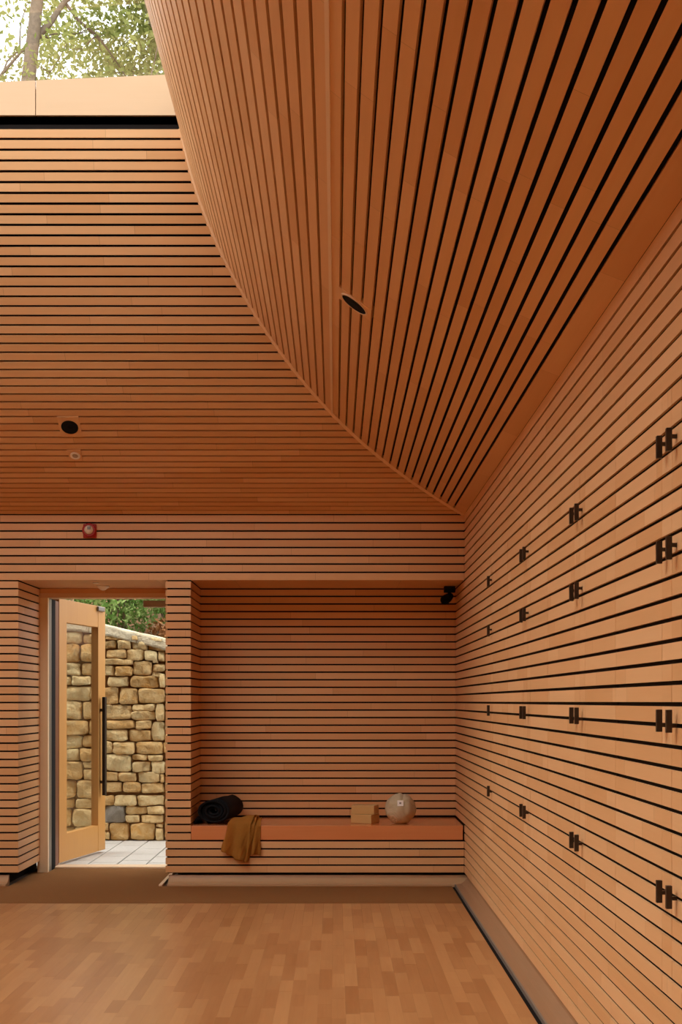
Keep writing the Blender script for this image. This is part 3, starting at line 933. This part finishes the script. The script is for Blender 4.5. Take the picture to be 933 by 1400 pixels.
# ------------------------------------------------------------------ outside: paving
pav = box('paving', -6.5, 2.5, 9.87, 11.9, -0.2, -0.012, plain('joint_sand', (0.10, 0.09, 0.075), 0.95))
tag(pav, 'pale grey stone paving outside the door', kind='structure')
M_PAVE = plain('pale_stone', (0.52, 0.49, 0.44), rough=0.8, bump=0.25, bscale=40, var=0.16)
rng = random.Random(5)
x = -4.2; 
while x < 0.6:
    y = 9.875 + rng.uniform(0, .25) - .25
    while y < 11.85:
        y0, y1 = max(y, 9.875), y + 0.40
        if y1 - y0 > .05:
            box('paving_tile', x + .005, x + .221, y0 + .005, y1 - .005, -0.013, 0.0 + rng.uniform(-.002, .001), M_PAVE, pav, 0.003)
        y += 0.40
    x += 0.227

# ------------------------------------------------------------------ outside: rubble stone wall
YS = 11.66
def stone_mat(name, a, b):
    m, nt, bs = new_mat(name)
    N, L = nt.nodes, nt.links
    tc = N.new('ShaderNodeTexCoord'); oi = N.new('ShaderNodeObjectInfo')
    no = N.new('ShaderNodeTexNoise'); no.inputs['Scale'].default_value = 14; no.inputs['Detail'].default_value = 8; no.inputs['Roughness'].default_value = 0.7
    no.noise_dimensions = '4D'
    ml = N.new('ShaderNodeMath'); ml.operation = 'MULTIPLY'; ml.inputs[1].default_value = 50
    L.new(oi.outputs['Random'], ml.inputs[0]); L.new(ml.outputs[0], no.inputs['W'])
    L.new(tc.outputs['Object'], no.inputs['Vector'])
    ad = N.new('ShaderNodeMath'); ad.operation = 'MULTIPLY_ADD'; L.new(oi.outputs['Random'], ad.inputs[0]); ad.inputs[1].default_value = 0.35
    sb = N.new('ShaderNodeMath'); sb.operation = 'SUBTRACT'; L.new(no.outputs['Fac'], sb.inputs[0]); sb.inputs[1].default_value = 0.17
    L.new(sb.outputs[0], ad.inputs[2])
    rp = N.new('ShaderNodeValToRGB'); rp.color_ramp.elements[0].position = .25; rp.color_ramp.elements[0].color = (*a, 1); rp.color_ramp.elements[1].position = .75; rp.color_ramp.elements[1].color = (*b, 1)
    L.new(ad.outputs[0], rp.inputs[0]); L.new(rp.outputs[0], bs.inputs['Base Color'])
    bs.inputs['Roughness'].default_value = 0.92; bs.inputs['Specular IOR Level'].default_value = 0.15
    bp = N.new('ShaderNodeBump'); bp.inputs['Strength'].default_value = 1.0; bp.inputs['Distance'].default_value = 0.05
    L.new(no.outputs['Fac'], bp.inputs['Height']); L.new(bp.outputs[0], bs.inputs['Normal'])
    return m
M_STONE = stone_mat('honey_limestone', (0.76, 0.41, 0.125), (0.97, 0.78, 0.42))
M_GSTONE = stone_mat('grey_stone', (0.22, 0.19, 0.15), (0.42, 0.37, 0.30))
M_COPE = stone_mat('coping_stone', (0.72, 0.58, 0.36), (0.92, 0.82, 0.60))
def ztop_wall(x): return 1.96 - 0.155 * (x + 2.1) * 1.5 if x > -2.3 else 1.96 + 0.2 * 0.155 * 1.5
bm = bmesh.new()
vs = [(-6, YS + .05, -.1), (2.5, YS + .05, -.1), (2.5, YS + .5, -.1), (-6, YS + .5, -.1), (-6, YS + .05, 1.9), (2.5, YS + .05, 1.0), (2.5, YS + .5, 1.0), (-6, YS + .5, 1.9)]
vs[4] = (-6, YS + .05, ztop_wall(-6) - .04); vs[7] = (-6, YS + .5, ztop_wall(-6) - .04)
vv = []
wall_x = [-6, -2.3, 2.5]
for x_ in wall_x:
    zt = max(0.6, ztop_wall(x_) - 0.09)
    vv.append([bm.verts.new((x_, YS + .05, -.1)), bm.verts.new((x_, YS + .5, -.1)), bm.verts.new((x_, YS + .5, zt)), bm.verts.new((x_, YS + .05, zt))])
for A, B in zip(vv, vv[1:]):
    for k in range(4): bm.faces.new((A[k], A[(k + 1) % 4], B[(k + 1) % 4], B[k]))
bm.faces.new(vv[0]); bm.faces.new(vv[-1])
swall = bm_obj('garden_wall', bm, plain('mortar', (0.34, 0.19, 0.075), 0.95))
tag(swall, 'honey coloured rubble stone wall beyond the open door', 'wall')
def stone(x0, x1, z0, z1, rng, m, depth=0.10, name='stone', proud=0.0):
    bm = bmesh.new()
    w, h = x1 - x0, z1 - z0
    bmesh.ops.create_cube(bm, size=1.0)
    bmesh.ops.subdivide_edges(bm, edges=bm.edges[:], cuts=5, use_grid_fill=True)
    cxs, czs = (x0 + x1) / 2, (z0 + z1) / 2
    pw = 7.5
    sd = Vector((rng.uniform(0, 99), rng.uniform(0, 99), rng.uniform(0, 99)))
    for v in bm.verts:
        p = v.co * 2
        ln = (abs(p.x) ** pw + abs(p.z) ** pw + abs(p.y * .8) ** pw) ** (1 / pw)
        p = p / max(ln, 1e-6)
        q = Vector((p.x * w / 2, p.y * depth / 2, p.z * h / 2))
        nn = mnoise.noise_vector(q * 9 + sd)
        q += Vector((nn.x * 0.014, nn.y * 0.030, nn.z * 0.012))
        n2 = mnoise.noise_vector(q * 24 + sd)
        q += Vector((n2.x * 0.006, n2.y * 0.022, n2.z * 0.005))
        v.co = q
    o = bm_obj(name, bm, m, swall, smooth=True)
    o.location = (cxs, YS + 0.045 - proud, czs)
    return o
def S1(a): return [(80 + x / 5.83, 810 + y / 5.83, 80 + X / 5.83, 810 + Yy / 5.83) for x, y, X, Yy in a]
def S2(a): return [(80 + x / 5.83, 950 + y / 5.83, 80 + X / 5.83, 950 + Yy / 5.83) for x, y, X, Yy in a]
def S3(a): return [(60 + x / 5.18, 1060 + y / 5.18, 60 + X / 5.18, 1060 + Yy / 5.18) for x, y, X, Yy in a]
st = S1([(375,325,560,382),(560,345,640,388),(640,362,850,396),(350,385,460,452),(465,382,585,455),(590,388,712,460),(715,395,850,465),
 (380,455,543,525),(545,455,682,540),(686,462,788,545),(792,465,850,550),(350,530,592,578),(595,548,748,660),(752,535,798,566),(752,566,850,630),(750,632,818,675),
 (350,582,450,662),(453,583,592,667),(390,668,560,752),(566,665,800,760),(805,645,850,757),(350,757,480,890),(485,760,630,890),(635,762,850,884)])
st += S2([(350,78,588,197),(592,72,775,128),(578,130,772,204),(778,68,850,210),(350,200,612,272),(614,206,742,272),(744,213,850,366),(350,277,555,368),(560,275,738,372),
 (350,372,432,466),(437,375,612,470),(618,372,835,475),(838,370,870,470),(380,470,585,612),(587,475,710,522),(712,475,832,526),(590,526,735,612),(740,528,850,625),
 (350,614,475,687),(478,615,622,692),(626,617,807,699),(812,630,850,700),(350,692,508,778),(515,694,655,780),(660,702,840,785)])
st += S3([(400,140,497,215),(500,140,655,217),(660,140,850,215),(580,217,732,278),(735,218,850,276),(577,280,686,333),(690,280,845,337),
 (465,337,607,460),(612,337,790,458),(795,340,850,372),(793,375,850,460),(425,337,462,392),(425,394,463,460)])
grey = S3([(430, 218, 576, 335)])
rng = random.Random(11)
XS0 = (350 / 5.83 + 80 - VX) * YS / F
def w_of(t): 
    a = at(t[0], t[3], YS); b = at(t[2], t[1], YS)
    return a.x, b.x, a.z, b.z
for t in st: 
    a, b, c, d = w_of(t); stone(a + .002, b - .002, max(c, -.01) + .002, d - .002, rng, M_STONE, proud=rng.uniform(-.008, .012))
for t in grey:
    a, b, c, d = w_of(t); o = stone(a, b, c, d, rng, M_GSTONE); o['label'] = 'single grey stone among the honey ones'
XSA = at(141, 0, YS).x; XSB = at(80 + 850 / 5.83, 0, YS).x
def course_fill(xa, xb):
    z = 0.0
    while True:
        h = rng.choice((0.09, 0.12, 0.14, 0.17, 0.2))
        x = xa
        done = True
        while x < xb - 0.03:
            w = rng.uniform(0.13, 0.36) * (0.8 + h * 1.5)
            if xb - (x + w) < 0.1: w = xb - x
            zt = ztop_wall(x + w / 2) - 0.10
            z1 = min(z + h, zt)
            if z1 - z > 0.035:
                done = False
                if h > 0.15 and rng.random() < 0.3:
                    zm = z + h * rng.uniform(.4, .6)
                    if z1 > zm + .03:
                        stone(x + .004, x + w - .004, z + .003, zm - .003, rng, M_STONE, proud=rng.uniform(-.008, .012)); stone(x + .004, x + w - .004, zm + .003, z1 - .003, rng, M_STONE)
                else:
                    stone(x + .004, x + w - .004, z + .003 + rng.uniform(0, .004), z1 - .003, rng, M_STONE, proud=rng.uniform(-.008, .012))
            x += w
        if done: break
        z += h
course_fill(-3.35, XSA - .002)
course_fill(XSB + .002, -0.55)
# coping slabs
x = -3.4
while x < -0.5:
    w = rng.uniform(0.3, 0.55)
    za, zb2 = ztop_wall(x) , ztop_wall(x + w)
    e = .003
    vs = [(x + e, YS - .03, za - .095), (x + w - e, YS - .03, zb2 - .095), (x + w - e, YS + .5, zb2 - .095), (x + e, YS + .5, za - .095),
          (x + e, YS - .02, za), (x + w - e, YS - .02, zb2), (x + w - e, YS + .5, zb2 + .02), (x + e, YS + .5, za + .02)]
    bm = bmesh.new(); bv = [bm.verts.new(v) for v in vs]
    for f in ((3, 2, 1, 0), (4, 5, 6, 7), (0, 1, 5, 4), (1, 2, 6, 5), (2, 3, 7, 6), (3, 0, 4, 7)): bm.faces.new([bv[i] for i in f])
    bmesh.ops.subdivide_edges(bm, edges=bm.edges[:], cuts=3, use_grid_fill=True)
    for v in bm.verts: v.co += mnoise.noise_vector(v.co * 8) * 0.012
    bm_obj('coping_stone', bm, M_COPE, swall, smooth=True)
    x += w

# bank behind the wall
bm = bmesh.new()
nx, ny = 40, 30; gv = []
for j in range(ny + 1):
    for i in range(nx + 1):
        x_ = -26 + 46 * i / nx; t = j / ny; y_ = YS + 0.45 + 34 * t * t
        base = 1.75 if x_ < -2 else max(0.7, 1.75 - 0.23 * (x_ + 2))
        z_ = base + 0.28 * (y_ - YS - .45) * (1 if y_ < 24 else 24 / y_) + 0.25 * mnoise.noise(Vector((x_ * .4, y_ * .4, 0)))* min(1, (y_ - YS - .45))
        gv.append(bm.verts.new((x_, y_, z_)))
for j in range(ny):
    for i in range(nx):
        a = j * (nx + 1) + i
        bm.faces.new((gv[a], gv[a + 1], gv[a + nx + 2], gv[a + nx + 1]))
bank = bm_obj('bank', bm, plain('red_earth', (0.26, 0.12, 0.055), 0.95, bump=0.8, bscale=6, var=0.5), None, smooth=True)
tag(bank, 'reddish earth bank rising behind the stone wall', kind='structure')

def leaf_mat(name, a, b, trans=0.5):
    m = bpy.data.materials.new(name); m.use_nodes = True
    nt = m.node_tree; N, L = nt.nodes, nt.links; N.clear()
    out = N.new('ShaderNodeOutputMaterial'); mix = N.new('ShaderNodeMixShader'); df = N.new('ShaderNodeBsdfDiffuse'); tl = N.new('ShaderNodeBsdfTranslucent')
    ge = N.new('ShaderNodeNewGeometry'); rp = N.new('ShaderNodeValToRGB')
    rp.color_ramp.elements[0].color = (*a, 1); rp.color_ramp.elements[1].color = (*b, 1)
    L.new(ge.outputs['Random Per Island'], rp.inputs[0])
    L.new(rp.outputs[0], df.inputs[0]); L.new(rp.outputs[0], tl.inputs[0])
    mix.inputs[0].default_value = trans
    L.new(df.outputs[0], mix.inputs[1]); L.new(tl.outputs[0], mix.inputs[2]); L.new(mix.outputs[0], out.inputs[0])
    return m
M_LEAF = leaf_mat('spring_leaves', (0.20, 0.24, 0.065), (0.46, 0.46, 0.17))
M_BUSH = leaf_mat('bush_leaves', (0.12, 0.25, 0.05), (0.45, 0.58, 0.22), 0.4)
M_DRY = leaf_mat('dry_leaves', (0.34, 0.15, 0.06), (0.55, 0.28, 0.13), 0.2)
M_BARK = plain('bark', (0.20, 0.145, 0.10), 0.95, bump=0.8, bscale=20, var=0.4)

def leaf_cloud(pts, size, rng):
    vs, fs = [], []
    for p in pts:
        n_ = Vector((rng.gauss(0, 1), rng.gauss(0, 1), rng.gauss(0, .8))).normalized()
        a = n_.orthogonal().normalized(); a.rotate(Matrix.Rotation(rng.uniform(0, 6.28), 3, n_)); b = n_.cross(a)
        s = size * rng.uniform(.6, 1.3); i = len(vs)
        vs += [p - a * s, p - b * s * .55 - a * s * .1, p + a * s, p + b * s * .55 - a * s * .1]
        fs.append((i, i + 1, i + 2, i + 3))
    return vs, fs
def bush(x, y, z, r, h, n_, m, label, seed, cat='bush'):
    rng = random.Random(seed)
    root = empty('shrub', (x, y, z)); tag(root, label, cat)
    bm = bmesh.new()
    for k in range(7):
        a = rng.uniform(0, 6.28); tip = Vector((math.cos(a) * r * .6, math.sin(a) * r * .6, h * rng.uniform(.5, .95)))
        tube(bm, [(0, 0, -.25), tip * .5 + Vector((0, 0, .05)), tip], [.018, .011, .004], 5)
    bm_obj('stems', bm, M_BARK, root)
    pts = []
    for k in range(n_):
        d = Vector((rng.gauss(0, 1), rng.gauss(0, 1), rng.gauss(0, 1))).normalized() * rng.random() ** .4
        q = Vector((d.x * r, d.y * r, h * .5 + d.z * h * .55))
        q += mnoise.noise_vector(q * 3 + Vector((seed, 0, 0))) * 0.12
        pts.append(q)
    v, f = leaf_cloud(pts, 0.030, rng)
    o = mesh('foliage', v, f, m, root); o['kind'] = 'stuff'
bush(-2.15, 12.75, 2.0, 0.55, 0.75, 4200, M_BUSH, 'leafy green shrub above the wall behind the door leaf', 1)
bush(-1.35, 12.85, 1.75, 0.36, 0.9, 3000, M_BUSH, 'leafy green shrub above the lower end of the stone wall', 2)
bush(-1.70, 12.62, 1.74, 0.20, 0.34, 500, M_DRY, 'dry reddish brown shrub between two green ones', 3)
bush(-2.9, 12.8, 2.0, 0.5, 0.7, 2500, M_BUSH, 'green shrub above the wall seen past the door hinge', 4)
bush(-1.8, 13.7, 2.3, 0.9, 1.3, 7000, M_BUSH, 'larger green shrub farther up the earth bank', 5)
bush(-1.55, 12.35, 1.58, 0.17, 0.28, 700, M_BUSH, 'small low green shrub on the coping edge', 6)

# ------------------------------------------------------------------ trees seen through the rooflight
def tree(x, y, z, lean, hgt, r0, label, seed, nleaf, leafs, fork=3):
    rng = random.Random(seed)
    root = empty('tree', (x, y, z)); tag(root, label, 'tree', 'trees above the rooflight')
    tb, bb = bmesh.new(), bmesh.new()
    tp = []; n_ = 10
    for i in range(n_ + 1):
        t = i / n_
        tp.append(Vector((lean[0] * t * hgt + .18 * math.sin(t * 5 + seed), lean[1] * t * hgt, hgt * t - (.4 if i == 0 else 0))))
    tube(tb, tp, [r0 * (1 - .78 * i / n_) for i in range(n_ + 1)], 9)
    tips = []
    def grow(p, d, L_, r, lev):
        pts = [p]; q = p.copy(); dd = d.copy(); k_ = 4
        for i in range(k_):
            dd = (dd + Vector((rng.gauss(0, .22), rng.gauss(0, .22), rng.gauss(0.02, .16)))).normalized()
            q = q + dd * L_ / k_; pts.append(q.copy())
        tube(bb, pts, [r * (1 - .65 * i / k_) for i in range(k_ + 1)], 5)
        for pp in pts[2 if lev < 2 else 1:]: 
            if lev >= 1: tips.append((pp, lev))
        if lev < 3:
            for c in range(fork if lev else 3):
                src = pts[rng.randint(1, k_)]
                nd = (dd + Vector((rng.gauss(0, .75), rng.gauss(0, .75), rng.gauss(0.05, .5)))).normalized()
                grow(src, nd, L_ * rng.uniform(.5, .7), r * .48, lev + 1)
    for k in range(11):
        t = rng.uniform(.38, .98); i = min(n_ - 1, int(t * n_)); p = tp[i].lerp(tp[i + 1], t * n_ - i)
        a = rng.uniform(0, 6.28)
        d = Vector((math.cos(a), math.sin(a), rng.uniform(.0, .8))).normalized()
        grow(p, d, hgt * rng.uniform(.22, .34) * (1.15 - .5 * t), r0 * .42 * (1.1 - t * .6), 0)
    bm_obj('trunk', tb, M_BARK, root, smooth=True)
    o = bm_obj('branches', bb, M_BARK, root, smooth=True)
    pts = []
    while len(pts) < nleaf:
        p, lev = rng.choice(tips)
        c = p + Vector((rng.gauss(0, .30), rng.gauss(0, .30), rng.gauss(-.05, .2)))
        for k in range(rng.randint(4, 9)):
            pts.append(c + Vector((rng.gauss(0, .11), rng.gauss(0, .11), rng.gauss(0, .09))))
    v, f = leaf_cloud(pts, leafs, rng)
    o = mesh('foliage', v, f, M_LEAF, root); o['kind'] = 'stuff'
tree(-4.9, 19.5, 3.6, (0.035, 0), 11.5, 0.21, 'tall tree with a bare leaning trunk at the upper left of the rooflight', 3, 20000, 0.055)
tree(-2.6, 22.5, 4.2, (-0.02, 0), 11.5, 0.20, 'leafy pale green tree in the middle of the rooflight', 8, 48000, 0.055)
tree(-0.9, 25.0, 4.6, (0.0, 0), 13.0, 0.20, 'leafy tree beside the curved ceiling edge', 14, 48000, 0.058)
